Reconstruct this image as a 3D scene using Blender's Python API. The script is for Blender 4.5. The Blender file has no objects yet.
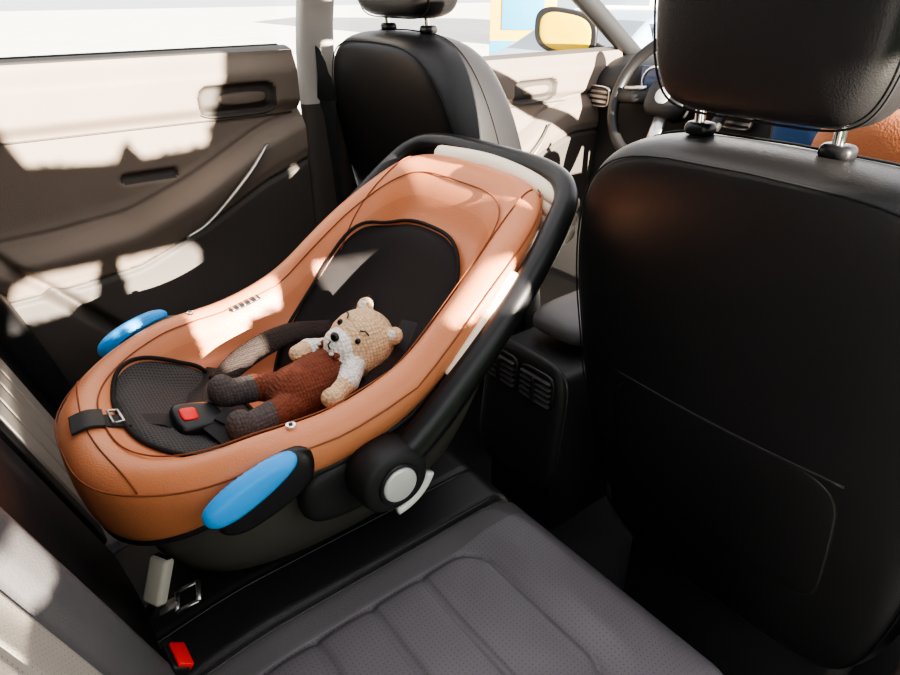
import bpy, bmesh, math, random
import numpy as np
from mathutils import Vector, Matrix, Quaternion
from mathutils.bvhtree import BVHTree
random.seed(3)
S=bpy.context.scene
COL=S.collection
# ------------------------------------------------------------ materials
def mat(name,col,rough=.5,metal=0,bump=None,bscale=200,bstr=.3,var=0,varscale=6,spec=.35,coat=0,dots=None,emis=None):
    m=bpy.data.materials.new(name); m.use_nodes=True
    nt=m.node_tree; N=nt.nodes; L=nt.links; b=N['Principled BSDF']
    c=(*col,1)
    b.inputs['Base Color'].default_value=c; b.inputs['Roughness'].default_value=rough
    b.inputs['Metallic'].default_value=metal; b.inputs['Specular IOR Level'].default_value=spec
    b.inputs['Coat Weight'].default_value=coat
    tc=N.new('ShaderNodeTexCoord')
    src=None
    if var:
        n=N.new('ShaderNodeTexNoise'); n.inputs['Scale'].default_value=varscale; n.inputs['Detail'].default_value=5
        L.new(tc.outputs['Object'],n.inputs['Vector'])
        r=N.new('ShaderNodeMapRange'); r.inputs['From Min'].default_value=.3; r.inputs['From Max'].default_value=.7
        r.inputs['To Min'].default_value=1-var; r.inputs['To Max'].default_value=1+var
        L.new(n.outputs['Fac'],r.inputs['Value'])
        mx=N.new('ShaderNodeVectorMath'); mx.operation='SCALE'; mx.inputs[0].default_value=col
        L.new(r.outputs[0],mx.inputs['Scale']); src=mx.outputs[0]
    if dots:
        sp=N.new('ShaderNodeSeparateXYZ'); L.new(tc.outputs['Object'],sp.inputs[0])
        ax,pitch,rad,dk=dots
        outs=[]
        for a in ax:
            q=N.new('ShaderNodeMath'); q.operation='DIVIDE'; L.new(sp.outputs[a],q.inputs[0]); q.inputs[1].default_value=pitch
            f=N.new('ShaderNodeMath'); f.operation='FRACT'; L.new(q.outputs[0],f.inputs[0])
            s=N.new('ShaderNodeMath'); s.operation='SUBTRACT'; L.new(f.outputs[0],s.inputs[0]); s.inputs[1].default_value=.5
            p=N.new('ShaderNodeMath'); p.operation='POWER'; L.new(s.outputs[0],p.inputs[0]); p.inputs[1].default_value=2
            outs.append(p.outputs[0])
        ad=N.new('ShaderNodeMath'); ad.operation='ADD'; L.new(outs[0],ad.inputs[0]); L.new(outs[1],ad.inputs[1])
        gt=N.new('ShaderNodeMath'); gt.operation='LESS_THAN'; L.new(ad.outputs[0],gt.inputs[0]); gt.inputs[1].default_value=rad*rad
        mm=N.new('ShaderNodeMix'); mm.data_type='RGBA'; L.new(gt.outputs[0],mm.inputs['Factor'])
        if src: L.new(src,mm.inputs['A'])
        else: mm.inputs['A'].default_value=c
        mm.inputs['B'].default_value=(col[0]*dk,col[1]*dk,col[2]*dk,1)
        src=mm.outputs['Result']
    if src: L.new(src,b.inputs['Base Color'])
    if bump:
        if bump=='leather':
            t=N.new('ShaderNodeTexVoronoi'); t.inputs['Scale'].default_value=bscale; o=t.outputs['Distance']
        elif bump=='knit':
            t=N.new('ShaderNodeTexVoronoi'); t.inputs['Scale'].default_value=bscale; t.feature='F1'; t.inputs['Randomness'].default_value=.35; o=t.outputs['Distance']
        elif bump=='weave':
            t=N.new('ShaderNodeTexWave'); t.inputs['Scale'].default_value=bscale; t.inputs['Distortion'].default_value=1; o=t.outputs['Fac']
        else:
            t=N.new('ShaderNodeTexNoise'); t.inputs['Scale'].default_value=bscale; o=t.outputs['Fac']
        L.new(tc.outputs['Object'],t.inputs['Vector'])
        bp=N.new('ShaderNodeBump'); bp.inputs['Strength'].default_value=bstr; bp.inputs['Distance'].default_value=.002
        bp.invert = bump in('knit',)
        L.new(o,bp.inputs['Height']); L.new(bp.outputs[0],b.inputs['Normal'])
        if bump=='knit':
            r2=N.new('ShaderNodeMapRange'); r2.inputs['From Max'].default_value=.7; r2.inputs['To Min'].default_value=1.15; r2.inputs['To Max'].default_value=.6
            L.new(o,r2.inputs['Value'])
            m2=N.new('ShaderNodeVectorMath'); m2.operation='SCALE'; m2.inputs[0].default_value=col
            L.new(r2.outputs[0],m2.inputs['Scale']); L.new(m2.outputs[0],b.inputs['Base Color'])
    if emis:
        b.inputs['Emission Color'].default_value=(*emis[0],1); b.inputs['Emission Strength'].default_value=emis[1]
    return m
M={}
M['blk']=mat('black_leather',(.009,.0085,.009),.42,bump='leather',bscale=520,bstr=.12,var=.15)
M['blk2']=mat('black_leather_soft',(.014,.013,.0135),.42,bump='leather',bscale=520,bstr=.15,var=.15)
M['grey']=mat('grey_perforated_leather',(.115,.105,.114),.45,bump='leather',bscale=420,bstr=.15,var=.06,dots=((0,1),.0065,.13,.5))
M['greyb']=mat('grey_perforated_leather_back',(.28,.25,.22),.5,bump='leather',bscale=420,bstr=.15,var=.06,dots=((0,2),.0065,.13,.5))  # insert colour lightened to stand in for sunlight on the backrest
M['greyp']=mat('grey_plain_leather',(.075,.07,.073),.5,bump='leather',bscale=420,bstr=.15,var=.06)
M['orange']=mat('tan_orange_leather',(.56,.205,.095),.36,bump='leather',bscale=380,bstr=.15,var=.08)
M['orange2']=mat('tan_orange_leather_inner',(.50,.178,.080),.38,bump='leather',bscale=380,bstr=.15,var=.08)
M['pad']=mat('black_mesh_fabric',(.012,.010,.010),.9,bump='noise',bscale=900,bstr=.4)
M['padg']=mat('charcoal_mesh_fabric',(.055,.052,.052),.85,bump='leather',bscale=350,bstr=.7,dots=((0,1),.005,.25,.25))
M['plast']=mat('black_plastic',(.010,.010,.011),.33,bump='noise',bscale=600,bstr=.1)
M['plastm']=mat('matte_black_plastic',(.013,.013,.014),.55,bump='noise',bscale=600,bstr=.15)
M['shell']=mat('taupe_shell_plastic',(.085,.078,.07),.5,bump='noise',bscale=500,bstr=.1,var=.05)
M['blue']=mat('blue_plastic',(.02,.32,.80),.4)
M['silver']=mat('silver_plastic',(.62,.62,.60),.4,.3)
M['white']=mat('white_plastic',(.75,.74,.7),.4)
M['cream']=mat('cream_plastic',(.50,.47,.40),.45)
M['chrome']=mat('chrome',(.85,.85,.87),.12,1)
M['alu']=mat('satin_aluminium',(.5,.49,.48),.3,.9)
M['door']=mat('taupe_door_plastic',(.165,.13,.105),.6,bump='noise',bscale=500,bstr=.2,var=.05)
M['doord']=mat('dark_door_plastic',(.055,.046,.040),.6,bump='noise',bscale=500,bstr=.2,var=.05)
M['pillar']=mat('grey_beige_trim',(.42,.39,.36),.7,bump='noise',bscale=700,bstr=.2)
M['head']=mat('headliner_fabric',(.5,.48,.45),.9,bump='noise',bscale=900,bstr=.3)
M['carpet']=mat('black_carpet',(.008,.008,.0085),.95,bump='noise',bscale=700,bstr=.8)
M['paint']=mat('car_paint_dark',(.06,.065,.07),.25,.3,coat=.6)
M['red']=mat('red_plastic',(.75,.02,.02),.35)
M['seam']=mat('dark_seam',(.004,.004,.005),.8)
M['stitch']=mat('grey_stitch',(.08,.08,.085),.7)
M['ostitch']=mat('brown_seam',(.20,.06,.022),.7)
M['web']=mat('belt_webbing',(.014,.014,.015),.6,bump='weave',bscale=300,bstr=.5)
M['tan']=mat('tan_crochet',(.78,.54,.33),.9,bump='knit',bscale=190,bstr=1)
M['cwhite']=mat('white_crochet',(.90,.87,.82),.9,bump='knit',bscale=190,bstr=1)
M['brown']=mat('brown_crochet',(.20,.055,.028),.9,bump='knit',bscale=200,bstr=1)
M['dkn']=mat('charcoal_knit',(.10,.082,.078),.9,bump='knit',bscale=200,bstr=1)
M['strapk']=mat('dark_brown_strap_cover',(.032,.021,.018),.9,bump='knit',bscale=260,bstr=1)
M['bead']=mat('black_bead',(.005,.005,.005),.1)
M['canopy']=mat('sunlit_cream_fabric',(.88,.77,.62),.8,bump='noise',bscale=500,bstr=.3)  # cream made paler to stand in for sun on the folded canopy
M['ground']=mat('pale_paving',(.72,.70,.66),.9,bump='noise',bscale=3,bstr=.3,var=.08,varscale=1.2)
M['bldg']=mat('pale_plaster',(.62,.63,.65),.9,var=.05,varscale=.6)
M['wnd']=mat('building_glass',(.12,.15,.18),.1,.2)
M['yel']=mat('yellow_sign',(.72,.38,.01),.5)
M['blu2']=mat('teal_sign',(.03,.22,.38),.5)
M['lblue']=mat('pale_blue_car_paint',(.30,.40,.52),.25,.2,coat=.8)
M['tyre']=mat('rubber',(.02,.02,.02),.8)
M['scr']=mat('display_glass',(.02,.04,.08),.15,emis=((.1,.3,.8),.05))
M['yreflect']=mat('mirror_glass_yellow_reflection',(.62,.40,.004),.2,0)  # yellow reflection painted as the glass base colour
M['brwn']=mat('bag_stand_in_leather',(.32,.11,.045),.5,bump='leather',bscale=200,bstr=.3)
M['leaf']=mat('blocker_leaf',(.06,.14,.03),.6,var=.3,varscale=3)
M['bark']=mat('blocker_bark',(.12,.08,.05),.9,bump='noise',bscale=40,bstr=1)
def glassmat():
    m=bpy.data.materials.new('window_glass'); m.use_nodes=True
    N=m.node_tree.nodes; L=m.node_tree.links; N.remove(N['Principled BSDF'])
    t=N.new('ShaderNodeBsdfTransparent'); g=N.new('ShaderNodeBsdfGlossy'); g.inputs['Roughness'].default_value=.02
    t.inputs[0].default_value=(.95,.97,.96,1)
    x=N.new('ShaderNodeMixShader'); x.inputs[0].default_value=.05
    L.new(t.outputs[0],x.inputs[1]); L.new(g.outputs[0],x.inputs[2]); L.new(x.outputs[0],N['Material Output'].inputs[0]); return m
M['glass']=glassmat()
# ------------------------------------------------------------ helpers
def empty(name,loc=(0,0,0)):
    e=bpy.data.objects.new(name,None); COL.objects.link(e); e.empty_display_size=.05; return e
def obj(name,verts,faces,mats,parent=None,sub=0,smooth=True,fmat=None,bevel=0):
    me=bpy.data.meshes.new(name); me.from_pydata([tuple(v) for v in verts],[],faces)
    if not isinstance(mats,(list,tuple)): mats=[mats]
    for m in mats: me.materials.append(M[m])
    if fmat is not None:
        for p,i in zip(me.polygons,fmat): p.material_index=i
    bm=bmesh.new(); bm.from_mesh(me); bmesh.ops.recalc_face_normals(bm,faces=bm.faces); bm.to_mesh(me); bm.free()
    for p in me.polygons: p.use_smooth=smooth
    o=bpy.data.objects.new(name,me); COL.objects.link(o)
    if bevel:
        b=o.modifiers.new('b','BEVEL'); b.width=bevel; b.segments=3; b.limit_method='ANGLE'
    if sub:
        s=o.modifiers.new('s','SUBSURF'); s.levels=sub; s.render_levels=sub
    if parent: o.parent=parent
    return o
def box(name,c,h,m,parent=None,bevel=.004,rot=None,sub=0,taper=None):
    vs=[]
    for sx in(-1,1):
        for sy in(-1,1):
            for sz in(-1,1):
                v=Vector((sx*h[0],sy*h[1],sz*h[2]))
                if taper and sz>0: v.x*=taper[0]; v.y*=taper[1]
                if rot is not None: v=rot@v
                vs.append(v+Vector(c))
    f=[(0,1,3,2),(4,6,7,5),(0,4,5,1),(2,3,7,6),(0,2,6,4),(1,5,7,3)]
    return obj(name,vs,f,m,parent,smooth=bevel>0,bevel=bevel,sub=sub)
def catmull(P,n=8):
    P=[Vector(p) for p in P]; out=[]
    Q=[2*P[0]-P[1]]+P+[2*P[-1]-P[-2]]
    for i in range(1,len(Q)-2):
        for k in range(n):
            t=k/n; a,b,c,d=Q[i-1],Q[i],Q[i+1],Q[i+2]
            out.append(.5*((2*b)+(c-a)*t+(2*a-5*b+4*c-d)*t*t+(3*b-a-3*c+d)*t**3))
    out.append(P[-1]); return out
def tube(name,pts,r,m,parent=None,seg=12,closed=False,smoothn=0,flat=1.0,up=None,radii=None):
    P=[Vector(p) for p in pts]
    if smoothn: P=catmull(P,smoothn)
    n=len(P); V=[];F=[]
    prev=None
    for i,p in enumerate(P):
        if closed: t=(P[(i+1)%n]-P[i-1])
        else: t=P[min(i+1,n-1)]-P[max(i-1,0)]
        if t.length<1e-9: t=Vector((0,0,1))
        t.normalize()
        if up is not None: a=Vector(up)
        else: a=prev if prev is not None else (Vector((0,0,1)) if abs(t.z)<.9 else Vector((1,0,0)))
        u=(a-t*a.dot(t)); 
        if u.length<1e-6: u=t.orthogonal()
        u.normalize(); prev=u; w=t.cross(u)
        rr=r
        if radii: rr=float(np.interp(i/(n-1),np.linspace(0,1,len(radii)),radii))
        for k in range(seg):
            A=2*math.pi*k/seg
            V.append(p+w*math.cos(A)*rr+u*math.sin(A)*rr*flat)
    for i in range(n if closed else n-1):
        j=(i+1)%n
        for k in range(seg):
            l=(k+1)%seg
            F.append((i*seg+k,i*seg+l,j*seg+l,j*seg+k))
    if not closed:
        F.append(tuple(range(seg))); F.append(tuple((n-1)*seg+k for k in range(seg)))
    return obj(name,V,F,m,parent)
def cyl(name,p0,p1,r,m,parent=None,seg=32,bevel=.002,r2=None):
    p0=Vector(p0);p1=Vector(p1);t=(p1-p0).normalized();u=t.orthogonal().normalized();w=t.cross(u)
    V=[];F=[]
    for p,rr in((p0,r),(p1,r2 or r)):
        for k in range(seg):
            A=2*math.pi*k/seg; V.append(p+u*math.cos(A)*rr+w*math.sin(A)*rr)
    F=[(k,(k+1)%seg,seg+(k+1)%seg,seg+k) for k in range(seg)]+[tuple(range(seg)),tuple(range(seg,2*seg))]
    return obj(name,V,F,m,parent,bevel=bevel)
def ell(name,c,r,m,parent=None,rot=None,seg=24):
    V=[];F=[];n=seg//2
    for i in range(1,n):
        ph=math.pi*i/n
        for k in range(seg):
            A=2*math.pi*k/seg
            v=Vector((r[0]*math.sin(ph)*math.cos(A),r[1]*math.sin(ph)*math.sin(A),r[2]*math.cos(ph)))
            if rot is not None: v=rot@v
            V.append(v+Vector(c))
    a=len(V)
    for s in(1,-1):
        v=Vector((0,0,s*r[2])); 
        if rot is not None: v=rot@v
        V.append(v+Vector(c))
    for i in range(n-2):
        for k in range(seg):
            l=(k+1)%seg; F.append((i*seg+k,i*seg+l,(i+1)*seg+l,(i+1)*seg+k))
    for k in range(seg):
        l=(k+1)%seg; F.append((a,l,k)); F.append((a+1,(n-2)*seg+k,(n-2)*seg+l))
    return obj(name,V,F,m,parent)
def sup(ha,hb,n=4,N=48,c=(0,0)):
    out=[]
    for k in range(N):
        A=2*math.pi*k/N; ca,sa=math.cos(A),math.sin(A)
        out.append((c[0]+ha*math.copysign(abs(ca)**(2/n),ca),c[1]+hb*math.copysign(abs(sa)**(2/n),sa)))
    return out
def pillow(name,outline,rings,mp,m,parent=None,sub=1,fm=None):
    N=len(outline); cx=sum(p[0] for p in outline)/N; cy=sum(p[1] for p in outline)/N
    V=[];F=[];fmi=[]
    for s,d in rings:
        for a,b in outline: V.append(mp(cx+(a-cx)*s,cy+(b-cy)*s,d))
    R=len(rings)
    for i in range(R-1):
        for k in range(N):
            l=(k+1)%N; F.append((i*N+k,i*N+l,(i+1)*N+l,(i+1)*N+k)); fmi.append(fm(i) if fm else 0)
    F.append(tuple(range(N))); fmi.append(fm(0) if fm else 0)
    F.append(tuple((R-1)*N+k for k in range(N))); fmi.append(fm(R-2) if fm else 0)
    return obj(name,V,F,m,parent,sub=sub,fmat=fmi)
def grid(name,us,vs,f,mats,parent=None,fm=None,sub=0):
    V=[f(u,v) for u in us for v in vs]; nv=len(vs); F=[];fi=[]
    for i in range(len(us)-1):
        for j in range(nv-1):
            F.append((i*nv+j,(i+1)*nv+j,(i+1)*nv+j+1,i*nv+j+1))
            fi.append(fm((us[i]+us[i+1])/2,(vs[j]+vs[j+1])/2) if fm else 0)
    return obj(name,V,F,mats,parent,fmat=fi,sub=sub)
def sm(t): t=max(0,min(1,t)); return t*t*(3-2*t)
def table(xs,ys,k=.02):
    X=np.linspace(xs[0]-.2,xs[-1]+.2,800); Y=np.interp(X,xs,ys)
    w=int(k/(X[1]-X[0]))*2+1; ker=np.hanning(w+2); ker/=ker.sum()
    Y2=np.convolve(np.pad(Y,(w,w),'edge'),ker,'same')[w:-w]
    return lambda x: float(np.interp(x,X,Y2))
# ------------------------------------------------------------ camera
F_=Vector((-0.694,0.542,-0.474)).normalized(); R_=Vector((.616,.788,0)).normalized(); U_=R_.cross(F_).normalized(); R_=F_.cross(U_)
cam=bpy.data.objects.new('camera',bpy.data.cameras.new('camera')); COL.objects.link(cam)
CAMP=Vector((.80,0,1.22))
m3=Matrix((R_,U_,-F_)).transposed()
cam.matrix_world=Matrix.Translation(CAMP)@m3.to_4x4()
cam.data.sensor_width=36; cam.data.lens=26.1; cam.data.clip_start=.02
S.camera=cam
# ------------------------------------------------------------ rear bench
bench=empty('rear_bench_seat')
def rrect(x,y,x0,x1,y0,y1,r):
    qx=abs(x-(x0+x1)/2)-(x1-x0)/2+r; qy=abs(y-(y0+y1)/2)-(y1-y0)/2+r
    return math.hypot(max(qx,0),max(qy,0))+min(max(qx,qy),0)-r
def gr(d,w=.006,h=.007): return -h*math.exp(-(d/w)**2)
def fold(s,L,r,depth):
    if s<=L: return s,0
    a=(s-L)/r
    if a<=math.pi/2: return L+r*math.sin(a), r*(1-math.cos(a))
    return L+r, r+(s-L-r*math.pi/2)
X0,X1=-.74,.615; Y0,Y1=-.02,.65
def cush_top(x,y):
    z=.42
    for gx in(.155,-.165): z+=gr(x-gx,.008,.012)
    z+=gr(x-.062,.004,.004)
    if x>.155:
        d=rrect(x,y,.215,.505,-.1,.505,.05); z+=gr(d,.005,.006)
        if d<0:
            z+=.004-.006*sm(-d/.1)
            for gy in(.04,.13,.22,.31,.40): z+=gr(y-gy,.005,.005)
            z+=.003*abs(math.sin(math.pi*(y-.04)/.09))
        else: z+=.012*sm(d/.05)*sm((.09-d)/.05+1)
    elif x>-.165:
        z+=.008*math.cos((x)/.16*math.pi/2)
    else:
        d=rrect(x,y,-.62,-.24,-.1,.505,.05); z+=gr(d,.006,.008)
    z-=.03*sm((.20-y)/.25)
    return z
rr=.05
sx=list(np.linspace(X0,X1-rr,290))+[X1-rr+rr*a for a in np.linspace(.08,math.pi/2,10)]+[X1-rr+rr*math.pi/2+.12]
sy=list(np.linspace(Y0,Y1-rr,150))+[Y1-rr+rr*a for a in np.linspace(.08,math.pi/2,10)]+[Y1-rr+rr*math.pi/2+.22]
def cf(u,v):
    x,dx=fold(u,X1-rr,rr,0); y,dy=fold(v,Y1-rr,rr,0)
    if dx>0 and dy>0:
        x-=.012*min(1,dx/.05)*min(1,dy/.05); y-=.012*min(1,dx/.05)*min(1,dy/.05)
    return (x,y,max(.05,cush_top(min(x,X1),min(y,Y1))-dx-dy))
def cfm(u,v):
    if u>.208: return 1
    if u>.155: return 2
    if u<-.165: return 1 if (u>-.7) else 0
    return 0
grid('cushion',sx,sy,cf,['blk2','grey','greyp'],bench,cfm)
def stitch(name,pts,m='stitch',r=.0009,parent=None):
    return tube(name,pts,r,m,parent,seg=5)
stitch('stitch_1',[(.070,y,cush_top(.070,y)+.0005) for y in np.linspace(.0,.60,60)],parent=bench)
stitch('stitch_2',[(.146,y,cush_top(.146,y)+.0005) for y in np.linspace(.0,.60,60)],parent=bench)
stitch('stitch_3',[(.170,y,cush_top(.170,y)+.0005) for y in np.linspace(.0,.60,60)],parent=bench)
def back_y(x,z):
    y=.035-.30*(z-.42)
    for gx in(.13,-.17): y+=gr(x-gx,.010,.03)
    if x>.13:
        d=rrect(x,z,.22,.56,.30,.90,.06); y+=gr(d,.006,.008)
        y+=.028*math.exp(-((x-.175)/.04)**2)
        if d<0:
            for gx in(.305,.39,.475): y+=gr(x-gx,.006,.007)
            y-=.01
    elif x<-.17:
        d=rrect(x,z,-.62,-.24,.30,.90,.06); y+=gr(d,.006,.008)
        y+=.025*math.exp(-((x+.70)/.05)**2)
        if d<0:
            for gx in(-.335,-.43,-.525): y+=gr(x-gx,.006,.007)
    else: y+=.012*math.cos(x/.15*1.5)
    return y
bz=list(np.linspace(.36,.93,130))
bs=[('s',z) for z in bz]+[('a',a) for a in np.linspace(.12,math.pi,12)]
xs=list(np.linspace(-.74,.62,300))
V=[];Fc=[];fi=[]
for x in xs:
    for t,v in bs:
        if t=='s': V.append((x,back_y(x,v),v))
        else: V.append((x,back_y(x,.93)-.055*(1-math.cos(v)),.93+.05*math.sin(v)))
nb=len(bs)
for i in range(len(xs)-1):
    for j in range(nb-1):
        Fc.append((i*nb+j,(i+1)*nb+j,(i+1)*nb+j+1,i*nb+j+1)); x=xs[i]
        z=bs[j][1] if bs[j][0]=='s' else 1
        ins=(rrect(x,z,.22,.56,.30,.90,.06)<0) or (rrect(x,z,-.62,-.24,.30,.90,.06)<0 and z<.66)
        fi.append(1 if ins else (2 if (x>.13) else 0))
obj('backrest',V,Fc,['blk','greyb','greyp'],bench,fmat=fi)
box('bench_base',(-.08,.28,.2),(.64,.30,.14),'carpet',bench,bevel=.01)
pillow('side_bolster',sup(.05,.30,4,24,(0,.66)),[(.6,0),(.95,.01),(1,.04),(1,.08)],lambda a,b,d:(-.70+a,.02-.28*(b-.42)+.08-d,b),'blk',bench)
# ------------------------------------------------------------ front seats
def front_seat(name,cx,y0,hw=.25,top=1.07,bot=.25,hz=1.225,n=5.2,hn=5.5,hc=0,psp=.075,pz=.52,px=0,hhw=.150,head='blk'):
    e=empty(name)
    lean=.24
    out=[]
    for a,b in sup(1,1,n,72):
        w=hw*(1-.08*sm((-b)/1.0)); 
        w*=1-.05*sm((b-.3)/.7)
        out.append((a*w, (top+bot)/2+b*(top-bot)/2-.012*abs(a)**2*(b>0)))
    mp=lambda a,b,d:(cx+a,y0+d+(.95-b)*lean,b)
    rings=[(.30,-.012),(.62,-.012),(.84,-.008),(.93,-.002),(.965,.006),(.995,.035),(1.0,.09),(.985,.14),(.95,.175),(.86,.19),(.70,.15),(.4,.14)]
    pillow('backrest',out,rings,mp,'blk',e,sub=2)
    c=(0,sum(p[1] for p in out)/len(out))
    def ring(s,d): return [mp(a*s,c[1]+(b-c[1])*s,d) for a,b in out]
    tube('rear_seam',ring(.955,.0015),.0013,'seam',e,seg=6,closed=True)
    tube('front_seam',ring(.999,.10),.0016,'seam',e,seg=6,closed=True)
    pk=[]
    for a,b in sup(.185,.135,6,40,(px,pz)): pk.append((a,b))
    pillow('map_pocket',pk,[(1,-.009),(.99,-.0115),(.95,-.0135),(.5,-.0155)],mp,'blk',e,sub=1)
    tube('pocket_elastic',[mp(px+a,pz+.135-.008*math.cos(a/.18*1.57),-.012) for a in np.linspace(-.18,.18,24)],.0025,'blk2',e,seg=8)
    mc=lambda a,b,d:(cx+a,y0+.40+b,.30+d)
    pillow('cushion',sup(.25,.25,5,48),[(.5,0),(.95,.01),(1,.06),(.97,.12),(.9,.14),(.5,.12)],mc,'blk',e)
    box('seat_base',(cx,y0+.40,.16),(.20,.20,.15),'carpet',e,bevel=.02)
    hy=y0+.045
    mh=lambda a,b,d:(cx+hc+a,hy+d-(b-hz+.025)*.10,b)
    ho=[(a*(1-.08*sm(-(b-hz+.01)/.1)),b) for a,b in sup(hhw,.115,hn,56,(0,hz))]
    pillow('headrest',ho,[(.4,-.055),(.8,-.052),(.93,-.045),(1,-.015),(1,.02),(.93,.05),(.8,.06),(.4,.06)],mh,head,e,sub=2)
    tube('headrest_seam',[mh(a*.985,hz+(b-hz)*.985,-.032) for a,b in ho],.0014,'seam',e,seg=6,closed=True)
    for i,s in enumerate((-psp,psp)):
        s+=hc
        cyl('headrest_post_%d'%(i+1),(cx+s,hy+.015,top-.05),(cx+s,hy+.003,hz-.06),.0065,'chrome',e)
        pillow('post_collar_%d'%(i+1),sup(.019,.016,3,24),[(1,0),(1,.012),(.85,.018),(.4,.018)],lambda a,b,d,s=s:(cx+s+a,hy+.013+b,top-.007+d),'plast',e)
    ell('recline_cover',(cx+(-1 if cx>0 else 1)*.225,y0+.20,.36),(.02,.07,.06),'plastm',e)
    return e
front_seat('front_car_seat',.440,.712,.285,1.060,.22,1.200,hc=-.030,psp=.084,pz=.54,px=-.01,hhw=.144)
front_seat('front_car_seat.001',-.482,.828,.265,1.138,.25,1.275,n=4.2)
# ------------------------------------------------------------ infant carrier
car=empty('infant_car_seat')
CX,CY=-.07,.385
zr=table([0,.04,.13,.22,.32,.43,.50,.57,.70,.76],[.675,.68,.695,.712,.712,.735,.79,.845,.93,.955],.03)
zf=table([.05,.10,.17,.25,.33,.43,.50,.57,.65,.72],[.665,.655,.632,.602,.59,.615,.655,.715,.79,.86],.03)
zb=table([0,.10,.18,.42,.55,.66,.74],[.47,.43,.421,.421,.46,.56,.70],.03)
def nar(x,y): 
    kk=.03 if x>CX else .10
    k=1-kk*sm((y-.45)/.32)-.10*sm((.16-y)/.16)
    return CX+(x-CX)*k
def rp(hx,hy,A):
    c,s=math.cos(A),math.sin(A)
    n=2.9+1.3*sm(s*1.2)
    x=CX+hx*math.copysign(abs(c)**(2/n),c); y=CY+hy*math.copysign(abs(s)**(2/n),s)
    return nar(x,y),y
RG=[(.06,.12,lambda y:zb(y)),(.12,.24,lambda y:zb(y)),(.155,.285,lambda y:zb(y)+.02),
    (.19,.315,lambda y:zb(y)*.62+zr(y)*.38),(.213,.335,lambda y:zb(y)*.3+zr(y)*.7),(.222,.345,lambda y:zr(y)-.06-.03*sm((.2-y)/.2))]
RO=[(.226,.348,lambda y:zr(y)-.062-.05*sm((.22-y)/.2)),(.238,.362,lambda y:zr(y)-.052-.04*sm((.22-y)/.2)),(.246,.370,lambda y:zr(y)-.028),(.243,.366,lambda y:zr(y)-.008),
    (.228,.350,lambda y:zr(y)+.008),(.208,.330,lambda y:zr(y)+.010),(.190,.308,lambda y:zr(y)+.002),
    (.178,.292,lambda y:max(zf(y)+.02,zr(y)-.025)),(.168,.278,lambda y:max(zf(y)+.025,max(zf(y)+.05,zr(y)-.06)*.5+.5*(zr(y)-.06))),(.155,.262,lambda y:max(zf(y)+.02,min(zf(y)+.05,zr(y)-.06))),
    (.135,.235,lambda y:zf(y)+.012),(.10,.18,lambda y:zf(y)+.003),(.05,.10,lambda y:zf(y)),(.015,.03,lambda y:zf(y))]
def ringmesh(name,RR,m,parent,capA,capB,sub=1,fm=None,N=72):
    V=[];F=[];fi=[]
    for hx,hy,zz in RR:
        for k in range(N):
            x,y=rp(hx,hy,2*math.pi*k/N); V.append((x,y,zz(y)))
    for i in range(len(RR)-1):
        for k in range(N):
            l=(k+1)%N; F.append((i*N+k,i*N+l,(i+1)*N+l,(i+1)*N+k)); fi.append(fm(i) if fm else 0)
    if capA: F.append(tuple(range(N))); fi.append(0)
    if capB: F.append(tuple((len(RR)-1)*N+k for k in range(N))); fi.append(fm(len(RR)-2) if fm else 0)
    return obj(name,V,F,m,parent,sub=sub,fmat=fi)
ringmesh('shell',RG,['shell'],car,True,False)
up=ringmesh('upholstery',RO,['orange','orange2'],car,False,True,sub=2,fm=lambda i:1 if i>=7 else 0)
def ringcurve(i,off=.0,N=120,a0=0,a1=2*math.pi):
    hx,hy,zz=RO[i]; out=[]
    for k in range(N):
        x,y=rp(hx,hy,a0+(a1-a0)*k/N); out.append((x,y,zz(y)+off))
    return out
tube('rim_piping',ringcurve(0),.006,'plastm',car,seg=8,closed=True)
tube('rim_seam_outer',ringcurve(3,.0005),.0012,'ostitch',car,seg=6,closed=True)
tube('rim_seam_inner',ringcurve(6,.0005),.0012,'ostitch',car,seg=6,closed=True)
dg=bpy.context.evaluated_depsgraph_get(); dg.update()
ev=up.evaluated_get(dg); tm=ev.to_mesh()
bv=BVHTree.FromPolygons([v.co.copy() for v in tm.vertices],[tuple(p.vertices) for p in tm.polygons]); ev.to_mesh_clear()
def drape(x,y,d=0):
    h=bv.ray_cast(Vector((x,y,1.3)),Vector((0,0,-1)))
    if h[0] is None: return Vector((x,y,.6))
    n=h[1]; n=n if n.z>0 else -n
    return h[0]+n*d
def drape_pad(name,outline,th,m,parent,rings=14):
    N=len(outline); cx=sum(p[0] for p in outline)/N; cy=sum(p[1] for p in outline)/N
    V=[];F=[]
    for i in range(rings+1):
        s=1-i/(rings+1)
        e=(i/rings)
        d=-.003+(th+.003)*math.sqrt(max(0,1-(1-min(1,e*3.5))**2))
        for a,b in outline: V.append(drape(cx+(a-cx)*s,cy+(b-cy)*s,d))
    for i in range(rings):
        for k in range(N):
            l=(k+1)%N; F.append((i*N+k,i*N+l,(i+1)*N+l,(i+1)*N+k))
    F.append(tuple(rings*N+k for k in range(N)))
    return obj(name,V,F,m,parent,sub=1)
HP=[(a,b+.0*a) for a,b in sup(.150,.152,2.8,80,(CX-.018,.505))]
drape_pad('head_pad',HP,.014,'pad',car)
SP=sup(.132,.096,2.8,80,(CX-.025,.196))
drape_pad('seat_pad',SP,.010,'padg',car)
tube('seat_pad_binding',[drape(a,b,.004) for a,b in SP],.0035,'pad',car,seg=6,closed=True)
tube('head_pad_binding',[drape(a,b,.005) for a,b in HP],.0035,'pad',car,seg=6,closed=True)
for i,s in enumerate((-1,1)):
    stitch('wing_seam_%d'%(i+1),[drape(CX+s*(.155+.012*math.sin(t*3)),.50+.22*t,.001) for t in np.linspace(0,1,40)],'ostitch',.0012,car)
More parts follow.
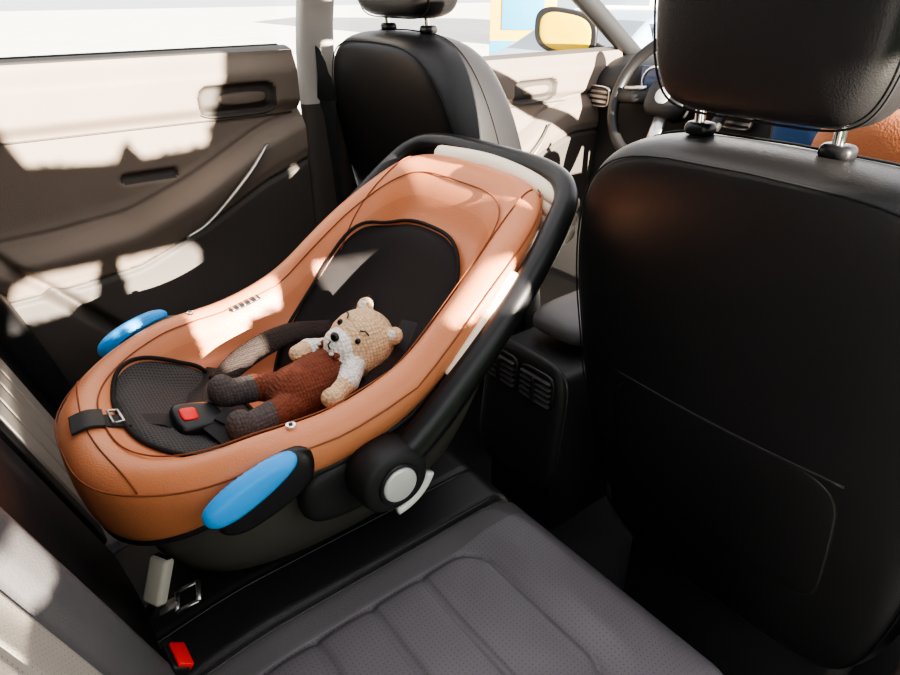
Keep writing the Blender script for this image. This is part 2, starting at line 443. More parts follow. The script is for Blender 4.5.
stitch('foot_seam',[drape(CX-.16+.32*t,.075-.02*math.sin(t*math.pi),.001) for t in np.linspace(0,1,40)],'ostitch',.0012,car)
for i,(x,y) in enumerate(((.135,.26),(-.275,.27))):
    p=drape(x,y,0); cyl('snap_%d'%(i+1),p,p+Vector((0,0,.005)),.007,'chrome',car,seg=20,bevel=.001)
    cyl('snap_center_%d'%(i+1),p,p+Vector((0,0,.0065)),.003,'plast',car,seg=16,bevel=.0005)
# handle
HL=CX-.262; HR=CX+.262; HY,HZ=.366,.628
hp=[(HR,HY,HZ),(HR,.46,.695),(HR-.012,.60,.81),(HR-.033,.70,.90),(HR-.062,.748,.944),(CX+.13,.772,.958),(CX,.778,.960),
    (CX-.13,.772,.958),(HL+.065,.748,.944),(HL+.035,.70,.90),(HL+.012,.60,.81),(HL,.46,.695),(HL,HY,HZ)]
tube('carry_handle',hp,.021,'plast',car,seg=16,smoothn=8,radii=[.025,.024,.021,.020,.018,.018,.018,.018,.018,.020,.021,.024,.025])
tube('handle_grip_strip',[(HR-.018,.49,.728),(HR-.022,.53,.766),(HR-.027,.58,.811),(HR-.033,.62,.848)],.012,'canopy',car,seg=12,smoothn=6,flat=1)
for i,(hx,s) in enumerate(((HR,1),(HL,-1))):
    mpv=lambda a,b,d,hx=hx,s=s:(hx-s*.04+s*d,HY+a,HZ+b)
    pillow('handle_hub_%d'%(i+1),[(a+.0,b) for a,b in sup(.052,.048,2.3,40)],[(1.05,0),(1.05,.03),(1,.058),(.92,.066),(.6,.068)],mpv,'plastm',car)
    cyl('hub_button_%d'%(i+1),(hx+s*.024,HY,HZ),(hx+s*.034,HY,HZ),.026,'silver',car,bevel=.003)
    tube('hub_button_ring_%d'%(i+1),[(hx+s*.028,HY+.029*math.cos(A),HZ+.029*math.sin(A)) for A in np.linspace(0,2*math.pi,40,endpoint=False)],.003,'plast',car,seg=8,closed=True)
    tube('belt_hook_%d'%(i+1),[(hx+s*.012,HY+.066*math.cos(A),HZ+.062*math.sin(A)) for A in np.linspace(-1.5,-.35,14)],.007,'white',car,seg=10)
    pillow('hub_arm_%d'%(i+1),sup(.085,.05,3,36,(.335,.605)),[(1,0),(1,.03),(.9,.045),(.5,.047)],lambda a,b,d,hx=hx,s=s:(hx-s*.072+s*d,a,b),'plastm',car)
    bx=CX+s*.243
    pillow('grip_backing_%d'%(i+1),[(a,b+.25*(a-.19)) for a,b in sup(.068,.040,2.6,36,(.205,.664))],[(1,0),(1,.02),(.9,.026),(.5,.028)],lambda a,b,d,s=s,bx=bx:(bx-s*.022+s*d,a,b),'plast',car)
    og=[]
    for a,b in sup(1,1,2.2,40): 
        og.append((.182+.062*a, .694+.30*.060*a+.021*b*(1-.35*a if b<0 else 1)))
    pillow('blue_grip_%d'%(i+1),og,[(1,0),(1,.016),(.94,.026),(.7,.032)],lambda a,b,d,s=s,bx=bx:(bx-s*.006+s*d,a,b),'blue',car)
cano=empty('folded_canopy'); cano.parent=car
for j in range(3):
    tube('canopy_fold_%d'%(j+1),[(CX-.11+.33*t,.742+.016*math.sin(math.pi*t)-.003*j,.945-.022*j+.012*math.sin(math.pi*t)-.02*t) for t in np.linspace(0,1,24)],.017,'canopy',cano,seg=10)
def strap(name,pts,w,m,parent,th=.003,n=8):
    P=catmull(pts,n); V=[];F=[]
    for i,p in enumerate(P):
        t=(P[min(i+1,len(P)-1)]-P[max(0,i-1)]).normalized()
        sd=t.cross(Vector((0,0,1))).normalized(); u=sd.cross(t).normalized()
        for a,b in((-1,0),(1,0),(1,1),(-1,1)): V.append(p+sd*a*w/2+u*b*th)
    for i in range(len(P)-1):
        for k in range(4):
            l=(k+1)%4; F.append((i*4+k,i*4+l,(i+1)*4+l,(i+1)*4+k))
    F.append((0,1,2,3)); q=(len(P)-1)*4; F.append((q,q+1,q+2,q+3))
    return obj(name,V,F,m,parent,bevel=.0008)
B=drape(-.06,.185,.022)
tilt=Quaternion((1,0,0),math.radians(-14)).to_matrix()@Quaternion((0,1,0),math.radians(14)).to_matrix()
pillow('harness_buckle',sup(.030,.036,4,32),[(.8,-.012),(1,-.008),(1,.006),(.9,.012),(.5,.013)],lambda a,b,d:tuple(B+tilt@Vector((a*(1-.15*(b/.036)),b,d))),'plast',car)
pillow('buckle_button',sup(.014,.013,4,24),[(1,0),(1,.004),(.8,.006)],lambda a,b,d:tuple(B+tilt@Vector((a,b-.014,d+.010))),'red',car)
strap('crotch_strap',[drape(-.09,.055,.002),drape(-.080,.09,.003),drape(-.068,.14,.012),B+Vector((0,-.03,0))],.030,'web',car)
strap('strap_slot_plate',[drape(-.09,.040,.003),drape(-.088,.060,.003),drape(-.086,.078,.003)],.046,'plastm',car,th=.004)
tube('strap_ring',[drape(-.105,.085,.006),drape(-.07,.085,.006),drape(-.07,.100,.008),drape(-.105,.100,.008)],.0022,'alu',car,seg=8,closed=True)
for i,s in enumerate((-1,1)):
    if s<0:
        P=[B+Vector((-.018,.030,.006)),Vector((-.122,.250,.662)),Vector((-.158,.318,.672)),Vector((-.172,.395,.680)),drape(-.155,.49,.026),drape(-.13,.56,.016)]
    else:
        P=[B+Vector((.014,.03,.004)),drape(CX+.10,.28,.020),drape(CX+.125,.36,.020),drape(CX+.115,.44,.022),drape(CX+.08,.52,.018),drape(CX+.06,.56,.016)]
    strap('shoulder_strap_%d'%(i+1),P,.032,'web',car)
    tube('strap_cover_%d'%(i+1),[p+Vector((0,0,.003)) for p in P[1:5]],.022,'strapk',car,seg=16,smoothn=8,flat=.42,up=(.45,0,1),radii=[.017,.022,.023,.022,.018])
    strap('hip_strap_%d'%(i+1),[B+Vector((s*.02,.01,0)),drape(CX+s*.11,.23,.01),drape(CX+s*.145,.27,.004)],.030,'web',car)
for i,(x,y) in enumerate(((CX+.172,.40),(CX-.19,.36))):
    strap('rim_zip_%d'%(i+1),[drape(x,y-.028,.002),drape(x,y,.003),drape(x,y+.028,.002)],.024,'plastm',car,th=.003)
    for k in range(5):
        p=drape(x,y-.022+.011*k,.006); box('zip_tooth_%d_%d'%(i+1,k),p,(.009,.0025,.0015),'alu',car,bevel=.0006)
# ------------------------------------------------------------ crochet bear
bear=empty('crochet_teddy_bear')
HC=Vector((-.036,.466,.700))
face=Vector((.26,-.76,.60)).normalized()
upv=Vector((.16,.72,.62)); upv=(upv-face*upv.dot(face)).normalized()
sdv=upv.cross(face).normalized()
HM=Matrix((sdv,face,upv)).transposed()
K=1.2
def hl(x,y,z): return HC+HM@Vector((x,y,z))*K
parts=[]
I3=Matrix.Identity(3)
parts.append((HC,(.048*K,.045*K,.050*K),HM,0))
parts.append((hl(0,.036,-.012),(.026*K,.021*K,.021*K),HM,1))
parts.append((hl(.034,.0,.041),(.013*K,.009*K,.013*K),HM,0))
parts.append((hl(-.034,.0,.041),(.013*K,.009*K,.013*K),HM,0))
def limb(p0,p1,r0,r1,mi,n=7):
    p0=Vector(p0);p1=Vector(p1)
    for k in range(n):
        t=k/(n-1); r=r0+(r1-r0)*t; parts.append((p0.lerp(p1,t),(r,r,r),I3,mi))
limb((-.034,.435,.680),(-.032,.418,.674),.032,.040,1,3)
limb((-.032,.406,.670),(-.028,.340,.655),.042,.048,2,6)
limb((.004,.428,.690),(.034,.400,.686),.019,.018,1,4)
limb((.036,.396,.685),(.050,.370,.682),.016,.015,0,4)
parts.append((Vector((.054,.362,.682)),(.018,.018,.016),I3,0))
limb((-.068,.426,.690),(-.088,.395,.692),.019,.017,1,4)
limb((-.088,.392,.693),(-.070,.368,.700),.015,.014,0,4)
limb((-.005,.335,.655),(.012,.285,.662),.025,.023,2,4)
limb((.012,.282,.662),(.018,.245,.660),.023,.022,3,4)
parts.append((Vector((.020,.232,.668)),(.022,.022,.027),I3,3))
limb((-.055,.335,.658),(-.074,.290,.664),.025,.023,2,4)
limb((-.074,.287,.664),(-.084,.255,.662),.023,.022,3,4)
parts.append((Vector((-.086,.245,.670)),(.022,.022,.027),I3,3))
bm=bmesh.new()
for c,r,rot,mi in parts:
    mtx=Matrix.Translation(c)@rot.to_4x4()@Matrix.Diagonal((*r,1))
    bmesh.ops.create_icosphere(bm,subdivisions=3,radius=1,matrix=mtx)
me=bpy.data.meshes.new('body'); bm.to_mesh(me); bm.free()
bo=bpy.data.objects.new('body',me); COL.objects.link(bo)
md=bo.modifiers.new('r','REMESH'); md.mode='VOXEL'; md.voxel_size=.0028
ms=bo.modifiers.new('s','SMOOTH'); ms.factor=.5; ms.iterations=3
dg=bpy.context.evaluated_depsgraph_get(); dg.update()
nm=bpy.data.meshes.new_from_object(bo.evaluated_get(dg)); bo.modifiers.clear(); bo.data=nm
nm.materials.clear()
for k in('tan','cwhite','brown','dkn'): nm.materials.append(M[k])
inv=[((Matrix.Diagonal([1/q for q in r]).to_3x3()@rot.transposed()),c,mi) for c,r,rot,mi in parts]
for p in nm.polygons:
    best=9;bi=0
    for A,c,mi in inv:
        d=(A@(p.center-c)).length
        if d<best: best=d;bi=mi
    p.material_index=bi; p.use_smooth=True
bo.parent=bear
ell('nose',hl(0,.057,-.004),(.009,.005,.007),'bead',bear,HM)
for i,s in enumerate((-1,1)):
    ell('eye_%d'%(i+1),hl(s*.021,.0400,.010),(.0048,.0035,.0052),'bead',bear,HM)
    tube('eyebrow_%d'%(i+1),[hl(s*.014,.0415,.022),hl(s*.020,.0385,.026),hl(s*.026,.035,.025)],.0014,'dkn',bear,seg=6)
    ell('inner_ear_%d'%(i+1),hl(s*.034,.0075,.041),(.008,.003,.008),'cwhite',bear,HM)
tube('mouth',[hl(0,.058,-.012),hl(0,.0575,-.018),hl(.006,.055,-.021)],.0012,'bead',bear,seg=6)
for i,s in enumerate((-1,1)):
    tube('overall_strap_%d'%(i+1),[Vector((-.032+s*.022,.400,.709)),Vector((-.033+s*.024,.420,.712)),Vector((-.034+s*.024,.436,.704))],.006,'brown',bear,seg=8,smoothn=4)
    ell('button_%d'%(i+1),(-.031+s*.021,.398,.715),(.004,.004,.0025),'cream',bear)
# ------------------------------------------------------------ seat belt buckles
b1=empty('seat_belt_buckle')
rb=Quaternion((0,0,1),.5).to_matrix()@Quaternion((1,0,0),math.radians(-28)).to_matrix()
box('housing',(.035,.075,.482),(.016,.010,.034),'cream',b1,bevel=.006,rot=rb)
box('slot',Vector((.035,.075,.482))+rb@Vector((0,0,.034)),(.012,.004,.002),'plast',b1,bevel=.001,rot=rb)
strap('webbing',[(.03,.05,.42),(.032,.06,.435),(.034,.068,.458)],.03,'web',b1)
tg=empty('seat_belt_tongue')
rt=Quaternion((0,0,1),-.3).to_matrix()@Quaternion((1,0,0),math.radians(18)).to_matrix()
c=Vector((.062,.102,.455))
def rt_(x,y,z=0): return c+rt@Vector((x,y,z))
for i,(a,b_) in enumerate((((-.018,-.016),(.018,-.016)),((.018,-.016),(.018,.016)),((.018,.016),(-.018,.016)),((-.018,.016),(-.018,-.016)))):
    tube('tongue_frame_%d'%(i+1),[rt_(*a),rt_(*b_)],.0035,'alu',tg,seg=10,flat=.5)
box('tongue_blade',rt_(0,-.028),(.010,.014,.0015),'alu',tg,bevel=.001,rot=rt)
b2=empty('seat_belt_buckle.001')
rb2=Quaternion((1,0,0),math.radians(-40)).to_matrix()
box('housing',(.160,.038,.443),(.022,.013,.034),'plast',b2,bevel=.005,rot=rb2)
box('release_button',Vector((.160,.038,.443))+rb2@Vector((0,.004,.032)),(.020,.011,.006),'red',b2,bevel=.003,rot=rb2)
# ------------------------------------------------------------ doors (left)
def door_panel(name,y0,y1,rear=True,dz=0):
    e=empty(name)
    za=table([0,.15,.30,.45,.62,.75],[.715,.72,.735,.79,.875,.92],.03)
    def fx(y,z):
        yy=y if rear else y-.95
        z=z-dz
        x=-.765
        x+=.018*sm((1.09-z)/.05)
        x+=.020*sm((z-.955)/.03)
        a=za(yy)
        x+=.055*math.exp(-((z-a)/.035)**2)*(1-.35*sm((yy-.45)/.25))
        x+=.03*sm((a-z)/.05)
        x+=gr(z-(a+.045),.006,.008)+gr(z-(a-.075),.006,.008)
        x+=.025*math.exp(-((z-.50)/.10)**2-((yy-.38)/.30)**2)
        d=rrect(yy,z,.30,.43,.835,.865,.015); x-=.012*sm(-d/.01)
        d=rrect(yy,z,.49,.68,.955,1.03,.03); x-=.020*sm(-d/.012)
        if rear:
            d=z-(.78-1.15*(yy-.0)); x+=gr(d,.018,.03)
        return x
    def fm(y,z):
        yy=y if rear else y-.95
        z=z-dz
        if rrect(yy,z,.49,.68,.955,1.03,.03)<-.002: return 1
        if rrect(yy,z,.30,.43,.835,.865,.015)<-.004: return 1
        if z>.945: return 0
        if z<za(yy)-.07: return 1
        if rear and z<.78-1.15*yy: return 0
        if z<za(yy)+.04: return 2
        return 0
    grid('panel',np.linspace(y0,y1,170),np.linspace(.12,1.09+dz,220),lambda y,z:(fx(y,z),y,z),['door','doord','door'],e,fm)
    grid('sill',np.linspace(y0,y1,20),np.linspace(0,1,6),lambda y,t:(-.765+.018*(1-t)-.06*t,y,1.09+dz+.008*math.sin(t*3.1)),['doord'],e)
    o=0 if rear else .95
    tube('pull_handle_trim',[(-.688,o+.40,.715+dz),(-.684,o+.46,.745+dz),(-.684,o+.56,.83+dz),(-.70,o+.625,.893+dz)],.007,'alu',e,seg=10,smoothn=6,flat=.5)
    tube('lever_bezel',[(-.742,o+a,b+dz) for a,b in sup(.095,.036,4,40,(.585,.993))],.003,'doord',e,seg=8,closed=True)
    pillow('release_lever',sup(.060,.014,3,28,(o+.60,.993+dz)),[(1,0),(1,.010),(.8,.014)],lambda a,b,d:(-.755+d,a,b),'door',e)
    tube('insert_crease',[(-.742,y,.952+dz) for y in np.linspace(y0+.01,y1-.02,30)],.002,'doord',e,seg=6)
    box('outer_skin',(-.86,(y0+y1)/2,.58),(.03,(y1-y0)/2,.42),'paint',e,bevel=.02)
    return e
door_panel('door_1',-.25,.735)
door_panel('door_2',.90,1.95,False,-.06)
def pane(name,v):
    return obj(name,v,[(0,1,2,3)],'glass',None,smooth=False)
panes=[pane('window_1',[(-.80,-.2,1.09),(-.80,.72,1.09),(-.62,.70,1.45),(-.62,-.15,1.45)]),
pane('window_2',[(-.80,.90,1.03),(-.80,1.80,1.03),(-.62,1.20,1.45),(-.62,.90,1.45)])]
tube('trim_1',[(-.79,-.25,1.093),(-.79,.72,1.093)],.008,'seam',None,seg=8)
def pillar(name,sgn,y,hw):
    e=empty(name)
    mpz=lambda z:(-.745 if z<1.05 else -.745+.30*(z-1.05))
    Vv=[];Ff=[]
    zs=[.05,.4,.8,.98,1.08,1.2,1.45]; N=24
    for z in zs:
        for a,b in sup(.022,hw*(1.35 if z<1.0 else 1),3.5,24):
            Vv.append((-sgn*(mpz(z)+a)*1.0,y+b+(.02 if z<1.0 else 0),z))
    for i in range(len(zs)-1):
        for k in range(N):
            l=(k+1)%N; Ff.append((i*N+k,i*N+l,(i+1)*N+l,(i+1)*N+k))
    Ff.append(tuple(range(N)))
    obj('cover',Vv,Ff,['pillar','doord'],e,sub=1,fmat=[1 if i//N<3 else 0 for i in range(len(Ff))])
    return e
p1=pillar('trim_2',-1,.785,.044)
strap('belt_webbing',[(-.66,.80,1.43),(-.705,.80,1.15),(-.715,.80,.9),(-.715,.82,.5)],.046,'web',p1,th=.002)
p2=pillar('trim_3',1,.84,.044)
d3=empty('door_3')
box('panel',(.80,1.40,.60),(.035,.50,.45),'door',d3,bevel=.02)
roof=empty('ceiling')
def slab(n,x0,x1,y0,y1): box(n,((x0+x1)/2,(y0+y1)/2,1.475),((x1-x0)/2,(y1-y0)/2,.02),'head',roof,bevel=.006)
slab('headliner_rear',-.60,.60,-.75,.12); slab('headliner_front',-.60,.60,.98,1.10)
slab('headliner_side_l',-.60,-.44,.12,.98); slab('headliner_side_r',.44,.60,.12,.98)
obj('floor',[(-.80,-.8,.04),(.80,-.8,.04),(.80,2.2,.04),(-.80,2.2,.04),(-.80,-.8,0),(.80,-.8,0),(.80,2.2,0),(-.80,2.2,0)],
   [(0,1,2,3),(4,5,6,7),(0,1,5,4),(1,2,6,5),(2,3,7,6),(3,0,4,7)],'carpet',None,smooth=False)
wb=obj('wall_back',[(-.78,-.75,0),(.78,-.75,0),(.60,-.75,1.45),(-.60,-.75,1.45)],[(0,1,2,3)],'doord',None,smooth=False)
box('parcel_shelf',(0,-.50,.93),(.72,.22,.02),'doord',None,bevel=.01)
for i,s in enumerate((-1,1)):
    tube('trim_%d'%(4+i),[(s*.76,2.05,1.00),(s*.70,1.6,1.24),(s*.60,1.10,1.46)],.03,'plastm',None,seg=12,smoothn=6)
for i,s in enumerate((-1,1)):
    obj('trim_%d'%(6+i),[(s*.77,-.75,.1),(s*.77,-.26,.1),(s*.77,-.28,1.08),(s*.60,-.12,1.45),(s*.60,-.75,1.45)],[(0,1,2,3,4)],'door',None,smooth=False)
# ------------------------------------------------------------ centre console
con=empty('center_console')
box('console_body',(.0,1.20,.36),(.105,.38,.20),'plastm',con,bevel=.02)
pillow('console_armrest',sup(.085,.17,4,40,(0,1.05)),[(.9,0),(1,.01),(1,.03),(.93,.045),(.5,.05)],lambda a,b,d:(a,b,.58+d),'greyp',con)
pillow('rear_panel',sup(.115,.15,5,48,(0,.43)),[(1,0),(1,-.02),(.95,-.032),(.6,-.035)],lambda a,b,d:(a,.83+d+.10*(b-.43),b),'plastm',con)
for s in(0,1):
    cx=-.05+.10*s
    tube('vent_frame_%d'%(s+1),[(cx+a,.802,b) for a,b in sup(.044,.036,5,32,(0,.525))],.004,'blk2',con,seg=8,closed=True)
    box('vent_recess_%d'%(s+1),(cx,.803,.525),(.042,.003,.034),'seam',con,bevel=.001)
    for k in range(5): box('vent_slat_%d_%d'%(s+1,k),(cx,.797,.499+.013*k),(.040,.005,.002),'greyp',con,bevel=.0008)
    box('vent_fin_%d'%(s+1),(cx,.791,.525),(.003,.004,.026),'plastm',con,bevel=.0008)
ell('gear_knob',(.0,1.62,.70),(.025,.025,.03),'blk',con)
cyl('gear_stick',(.0,1.60,.52),(.0,1.62,.69),.012,'chrome',con)
# ------------------------------------------------------------ dashboard
dash=empty('dashboard')
prof=[(1.82,.45),(1.80,.60),(1.84,.78),(1.80,.90),(1.82,.97),(1.92,1.01),(2.15,1.02),(2.25,.98),(2.25,.45)]
xsD=[-.76,-.5,-.2,0,.2,.5,.76]
V=[];F=[]
for x in xsD:
    for y,z in prof:
        hood=.05*math.exp(-((x+.42)/.18)**2) if z>.9 else 0
        V.append((x,y-(.06 if abs(x)<.15 and z<.8 else 0),z+hood))
n=len(prof)
for i in range(len(xsD)-1):
    for j in range(n-1): F.append((i*n+j,(i+1)*n+j,(i+1)*n+j+1,i*n+j+1))
obj('dash_body',V,F,'plastm',dash,sub=2)
box('display',(.02,1.785,.87),(.11,.012,.06),'plast',dash,bevel=.008)
box('display_screen',(.02,1.771,.87),(.098,.002,.05),'scr',dash,bevel=.001)
for i,x in enumerate((-.70,-.20,.20,.70)):
    pillow('air_vent_%d'%(i+1),sup(.055,.035,4,28,(x,.90)),[(1,0),(1,.012),(.85,.014),(.8,.004)],lambda a,b,d:(a,1.80-d,b),'alu',dash)
    for k in range(4): box('air_slat_%d_%d'%(i+1,k),(x,1.79,.877+.015*k),(.044,.004,.003),'plast',dash,bevel=.001)
box('dash_trim',(.42,1.805,.86),(.18,.01,.025),'alu',dash,bevel=.006)
for i,x in enumerate((-.49,-.36)):
    tube('gauge_%d'%(i+1),[(x+.045*math.cos(A),1.80,.96+.045*math.sin(A)) for A in np.linspace(0,6.283,32,endpoint=False)],.004,'chrome',dash,seg=8,closed=True)
box('cluster_screen',(-.425,1.805,.96),(.12,.004,.045),'scr',dash,bevel=.003)
# steering wheel
sw=empty('steering_wheel')
SC=Vector((-.41,1.765,.925)); ax=Vector((0,-1,.45)).normalized(); su=Vector((0,.45,1)).normalized(); sr=Vector((1,0,0))
def sp(a,b,d=0): return SC+sr*a+su*b+ax*d
tube('rim',[sp(.188*math.cos(A),.188*math.sin(A)) for A in np.linspace(0,2*math.pi,64,endpoint=False)],.017,'blk',sw,seg=14,closed=True)
pillow('hub',sup(.075,.06,3,40),[(1,-.02),(1,.0),(.9,.022),(.5,.03)],lambda a,b,d:sp(a,b,d),'plastm',sw)
cyl('hub_badge',sp(0,0,.028),sp(0,0,.034),.024,'silver',sw,seg=32)
for i,(a,b) in enumerate(((.18,.0),(-.18,.0))):
    tube('spoke_%d'%(i+1),[sp(a*.35,b,.005),sp(a,b-.01,0)],.024,'plastm',sw,seg=12,flat=.5,up=ax)
    tube('spoke_trim_%d'%(i+1),[sp(a*.42,.02,.016),sp(a*.85,.012,.012)],.006,'alu',sw,seg=8)
tube('spoke_3',[sp(0,-.04,.0),sp(0,-.18,0)],.022,'alu',sw,seg=12,flat=.45,up=ax)
cyl('column',sp(0,0,-.02),sp(0,0,-.07),.05,'plastm',sw)
bag=empty('bag_stand_in')  # stand-in for an unidentified tan shape, built as a bag
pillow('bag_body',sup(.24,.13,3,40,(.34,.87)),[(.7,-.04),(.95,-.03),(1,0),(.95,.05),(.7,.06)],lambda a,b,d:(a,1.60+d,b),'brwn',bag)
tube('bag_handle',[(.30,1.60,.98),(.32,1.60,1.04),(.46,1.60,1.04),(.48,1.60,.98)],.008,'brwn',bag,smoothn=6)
# ------------------------------------------------------------ side mirror
mir=empty('side_mirror')
MC=Vector((-1.0,1.94,1.072)); mf=Vector((.45,-.9,0)).normalized(); mr=Vector((.9,.45,0)).normalized()
mo=[(a*1.0,b-.15*a) for a,b in sup(.118,.078,3,40)]
pillow('housing',mo,[(.94,.012),(1,.012),(1.02,-.01),(.95,-.05),(.75,-.09),(.4,-.105)],lambda a,b,d:tuple(MC+mr*a+Vector((0,0,b))+mf*d),'plast',mir,sub=2)
pillow('mirror_glass',[(a*.86,b*.84) for a,b in mo],[(1,.010),(1,.016),(.5,.017)],lambda a,b,d:tuple(MC+mr*a+Vector((0,0,b))+mf*d),'yreflect',mir)
tube('mirror_arm',[MC+mr*.08+Vector((0,0,-.05))-mf*.04,Vector((-.90,2.0,1.02)),Vector((-.83,2.0,1.0))],.022,'plast',mir,smoothn=4)
# ------------------------------------------------------------ outside
obj('ground',[(-60,-60,-.35),(60,-60,-.35),(60,60,-.35),(-60,60,-.35)],[(0,1,2,3)],'ground',None,smooth=False)
bl=empty('shop_building')
rz=Quaternion((0,0,1),.75).to_matrix()
fc=Vector((-13,20,0))
box('facade',fc+Vector((0,0,2.2)),(5.0,3,2.6),'bldg',bl,bevel=.02,rot=rz)
def fl(x,z,o=.02): return fc+rz@Vector((x,-3-o,0))+Vector((0,0,z))
for k in range(5):
    box('shop_window_%d'%k,fl(-3.6+1.7*k,.9),(.65,.03,.8),'wnd',bl,bevel=.01,rot=rz)
    box('window_sill_%d'%k,fl(-3.6+1.7*k,.05,.05),(.72,.08,.05),'white',bl,bevel=.01,rot=rz)
sg=empty('advertising_sign')
sc=Vector((-7.25,7.7,-.25)); rs=Quaternion((0,0,1),.78).to_matrix()
box('upper_panel',sc+Vector((0,0,1.10)),(.5,.04,.38),'yel',sg,bevel=.01,rot=rs)
box('lower_panel',sc+Vector((0,0,.60)),(.5,.045,.13),'blu2',sg,bevel=.01,rot=rs)
box('inner_panel',sc+rs@Vector((0,-.05,0))+Vector((0,0,1.1)),(.32,.01,.22),'blu2',sg,bevel=.004,rot=rs)
for s in(-1,1): box('post_%d'%(s+2),sc+rs@Vector((s*.4,0,0))+Vector((0,0,.17)),(.03,.03,.31),'alu',sg,bevel=.005,rot=rs)
pc=empty('parked_car')
prof=[(-2.1,.0),(-2.15,.35),(-2.0,.62),(-1.2,.72),(-.65,1.12),(.0,1.2),(.8,1.15),(1.5,.78),(2.05,.68),(2.15,.35),(2.1,.0)]
V=[];F=[];fi=[]
offs=[-.86,-.82,-.45,0,.45,.82,.86]
PC=Vector((-4.3,6.6,-.15))
for o in offs:
    for a,b in prof:
        w=1 if b<.75 else 1-.25*(b-.7)/.5
        V.append(PC+Vector((o*w,a,b*(.97 if abs(o)>.84 else 1))))
n=len(prof)
for i in range(len(offs)-1):
    for j in range(n-1):
        F.append((i*n+j,(i+1)*n+j,(i+1)*n+j+1,i*n+j+1)); fi.append(1 if j in(3,6) and 0<i<5 else 0)
F.append(tuple(range(n))); fi.append(0); F.append(tuple((len(offs)-1)*n+k for k in range(n))); fi.append(0)
obj('body',V,F,['lblue','wnd'],pc,sub=2,fmat=fi)
for sx_ in(-.8,.8):
    for yy in(-1.35,1.35):
        cyl('wheel_%d_%d'%(sx_>0,yy>0),PC+Vector((sx_-.1,yy,.12)),PC+Vector((sx_+.1,yy,.12)),.32,'tyre',pc,bevel=.03)
    box('side_glass_%d'%(sx_>0),PC+Vector((sx_*.93,.1,.93)),(.01,.75,.13),'wnd',pc,bevel=.01)
# added, unseen shrubs and a tree with outlines cut to break up the sun
def leaves(name,pts,size,parent):
    V=[];F=[]
    for p in pts:
        q=Quaternion((random.gauss(0,1),random.gauss(0,1),random.gauss(0,1),random.gauss(0,1))).normalized().to_matrix()
        s=size*random.uniform(.7,1.2); i=len(V)
        for a,b in((-1,0),(0,-.45),(1,0),(0,.45)): V.append(Vector(p)+q@Vector((a*s,b*s,0)))
        F.append((i,i+1,i+2,i+3))
    return obj(name,V,F,'leaf',parent,smooth=False)
hedge_blocker=empty('hedge_sun_blocker')  # unseen hedge, added; its top edge is notched to shape sun patches
ph=[(-1.6,1.28),(-.10,1.30),(-.03,1.30),(.0,1.44),(.19,1.455),(.215,1.55),(.25,1.55),(.27,1.37),(.345,1.375),(.36,1.425),(.42,1.43),(.435,1.54),(.49,1.54),(.505,1.415),(.615,1.43),(.63,1.54),(.67,1.56),(.80,1.56),(.92,1.25),(1.05,1.1),(1.7,1.05)]
ht=lambda y: float(np.interp(y,[p[0] for p in ph],[p[1] for p in ph]))
ysH=sorted(set(list(np.linspace(-1.6,1.7,140))+[p[0] for p in ph])); V=[];F=[]
cs=[(-.22,0),(-.24,.5),(-.20,.93),(-.12,1.0),(0,1.0),(.12,1.0),(.20,.93),(.24,.5),(.22,0)]
for y in ysH:
    for a,b in cs: V.append((2.5+a*(.35 if b>.9 else 1),y,-.35+(ht(y)+.345)*b))
n=len(cs)
for i in range(len(ysH)-1):
    for j in range(n-1): F.append((i*n+j,(i+1)*n+j,(i+1)*n+j+1,i*n+j+1))
F.append(tuple(range(n))); F.append(tuple((len(ysH)-1)*n+k for k in range(n)))
obj('blocker_hedge_mass',V,F,'leaf',hedge_blocker,smooth=False)
pts=[]
for k in range(7000):
    y=random.uniform(-1.6,1.7); b=random.random(); 
    if b<.75:
        z=random.uniform(-.33,ht(y)-.08); x=2.5+random.choice((-1,1))*random.uniform(.20,.25)
    else: z=ht(y)-.008; x=2.5+random.uniform(-.08,.08)
    pts.append((x,y,z))
leaves('blocker_leaves',pts,.012,hedge_blocker)
tree_blocker=empty('tree_sun_blocker')  # unseen tree, added so its crown blocks bands of sunlight
TX=3.25; dzT=math.tan(math.radians(15))*(TX-2.5)
tube('blocker_trunk',[(TX+.2,-1.3,-.35),(TX+.18,-1.28,.6),(TX+.1,-1.2,1.4),(TX+.15,-1.25,2.3)],.09,'bark',tree_blocker,smoothn=6,radii=[.13,.10,.08,.06])
tube('blocker_branch',[(TX+.1,-1.2,1.5),(TX+.03,-.6,1.6+dzT),(TX,0,1.66+dzT),(TX,.35,1.645+dzT),(TX,.62,1.62+dzT)],.03,'bark',tree_blocker,smoothn=8,radii=[.05,.035,.025,.02,.01])
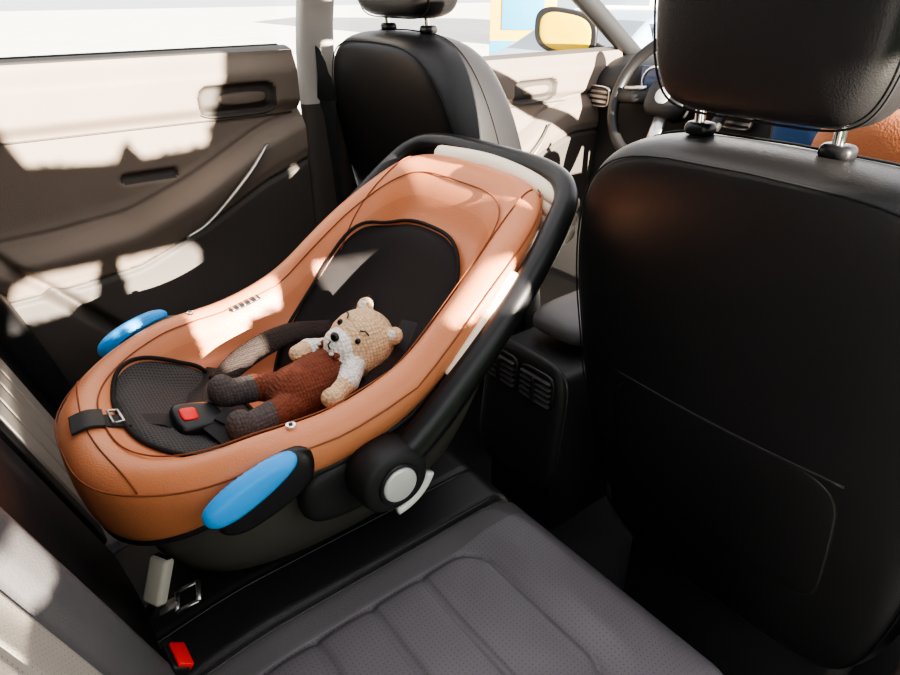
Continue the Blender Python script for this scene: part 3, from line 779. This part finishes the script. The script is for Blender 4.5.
yb=[-.9,-.05,.0,.05,.10,.42,.44,.67,.69,.80]; zb0=[1.40,1.40,1.42,1.55,1.565,1.565,1.515,1.515,1.70,1.70]
yt=[-.9,-.05,.04,.14,.30,.33,.36,.50,.55,.60,.80]; zt0=[2.15,2.12,2.02,1.76,1.745,1.79,1.745,1.76,1.88,2.05,2.10]
f0=lambda y: float(np.interp(y,yb,zb0)); f1=lambda y: float(np.interp(y,yt,zt0))
V=[];F=[]; ysT=sorted(set(list(np.linspace(-.9,.80,90))+yb+yt))
cs=[(-.10,.06),(-.05,0),(.05,0),(.10,.06),(.10,.94),(.05,1),(-.05,1),(-.10,.94)]
for y in ysT:
    for a,b in cs: V.append((TX+a,y,dzT+f0(y)+(f1(y)-f0(y))*b))
n=len(cs)
for i in range(len(ysT)-1):
    for j in range(n): F.append((i*n+j,(i+1)*n+j,(i+1)*n+(j+1)%n,i*n+(j+1)%n))
F.append(tuple(range(n))); F.append(tuple((len(ysT)-1)*n+k for k in range(n)))
obj('blocker_crown',V,F,'leaf',tree_blocker,smooth=False)
pts=[]
for k in range(6000):
    y=random.uniform(-.9,.79); pts.append((TX+random.choice((-1,1))*random.uniform(.08,.13),y,dzT+random.uniform(f0(y)+.01,f1(y)-.01)))
leaves('blocker_foliage',pts,.012,tree_blocker)
# ------------------------------------------------------------ light
sun=bpy.data.objects.new('sun',bpy.data.lights.new('sun','SUN')); COL.objects.link(sun)
el=math.radians(15); az=math.radians(90)
sd=Vector((math.sin(az)*math.cos(el),math.cos(az)*math.cos(el),math.sin(el)))
sun.rotation_euler=sd.to_track_quat('Z','Y').to_euler(); sun.location=(8,0,6)
sun.data.energy=68; sun.data.angle=.006; sun.data.color=(1,.90,.75)
w=bpy.data.worlds.new('world'); S.world=w; w.use_nodes=True
N=w.node_tree.nodes; L=w.node_tree.links
bg=N['Background']; bg.inputs[0].default_value=(.98,.97,1,1); bg.inputs[1].default_value=2.6
try: S.view_settings.look='AgX - Medium High Contrast'
except Exception: pass
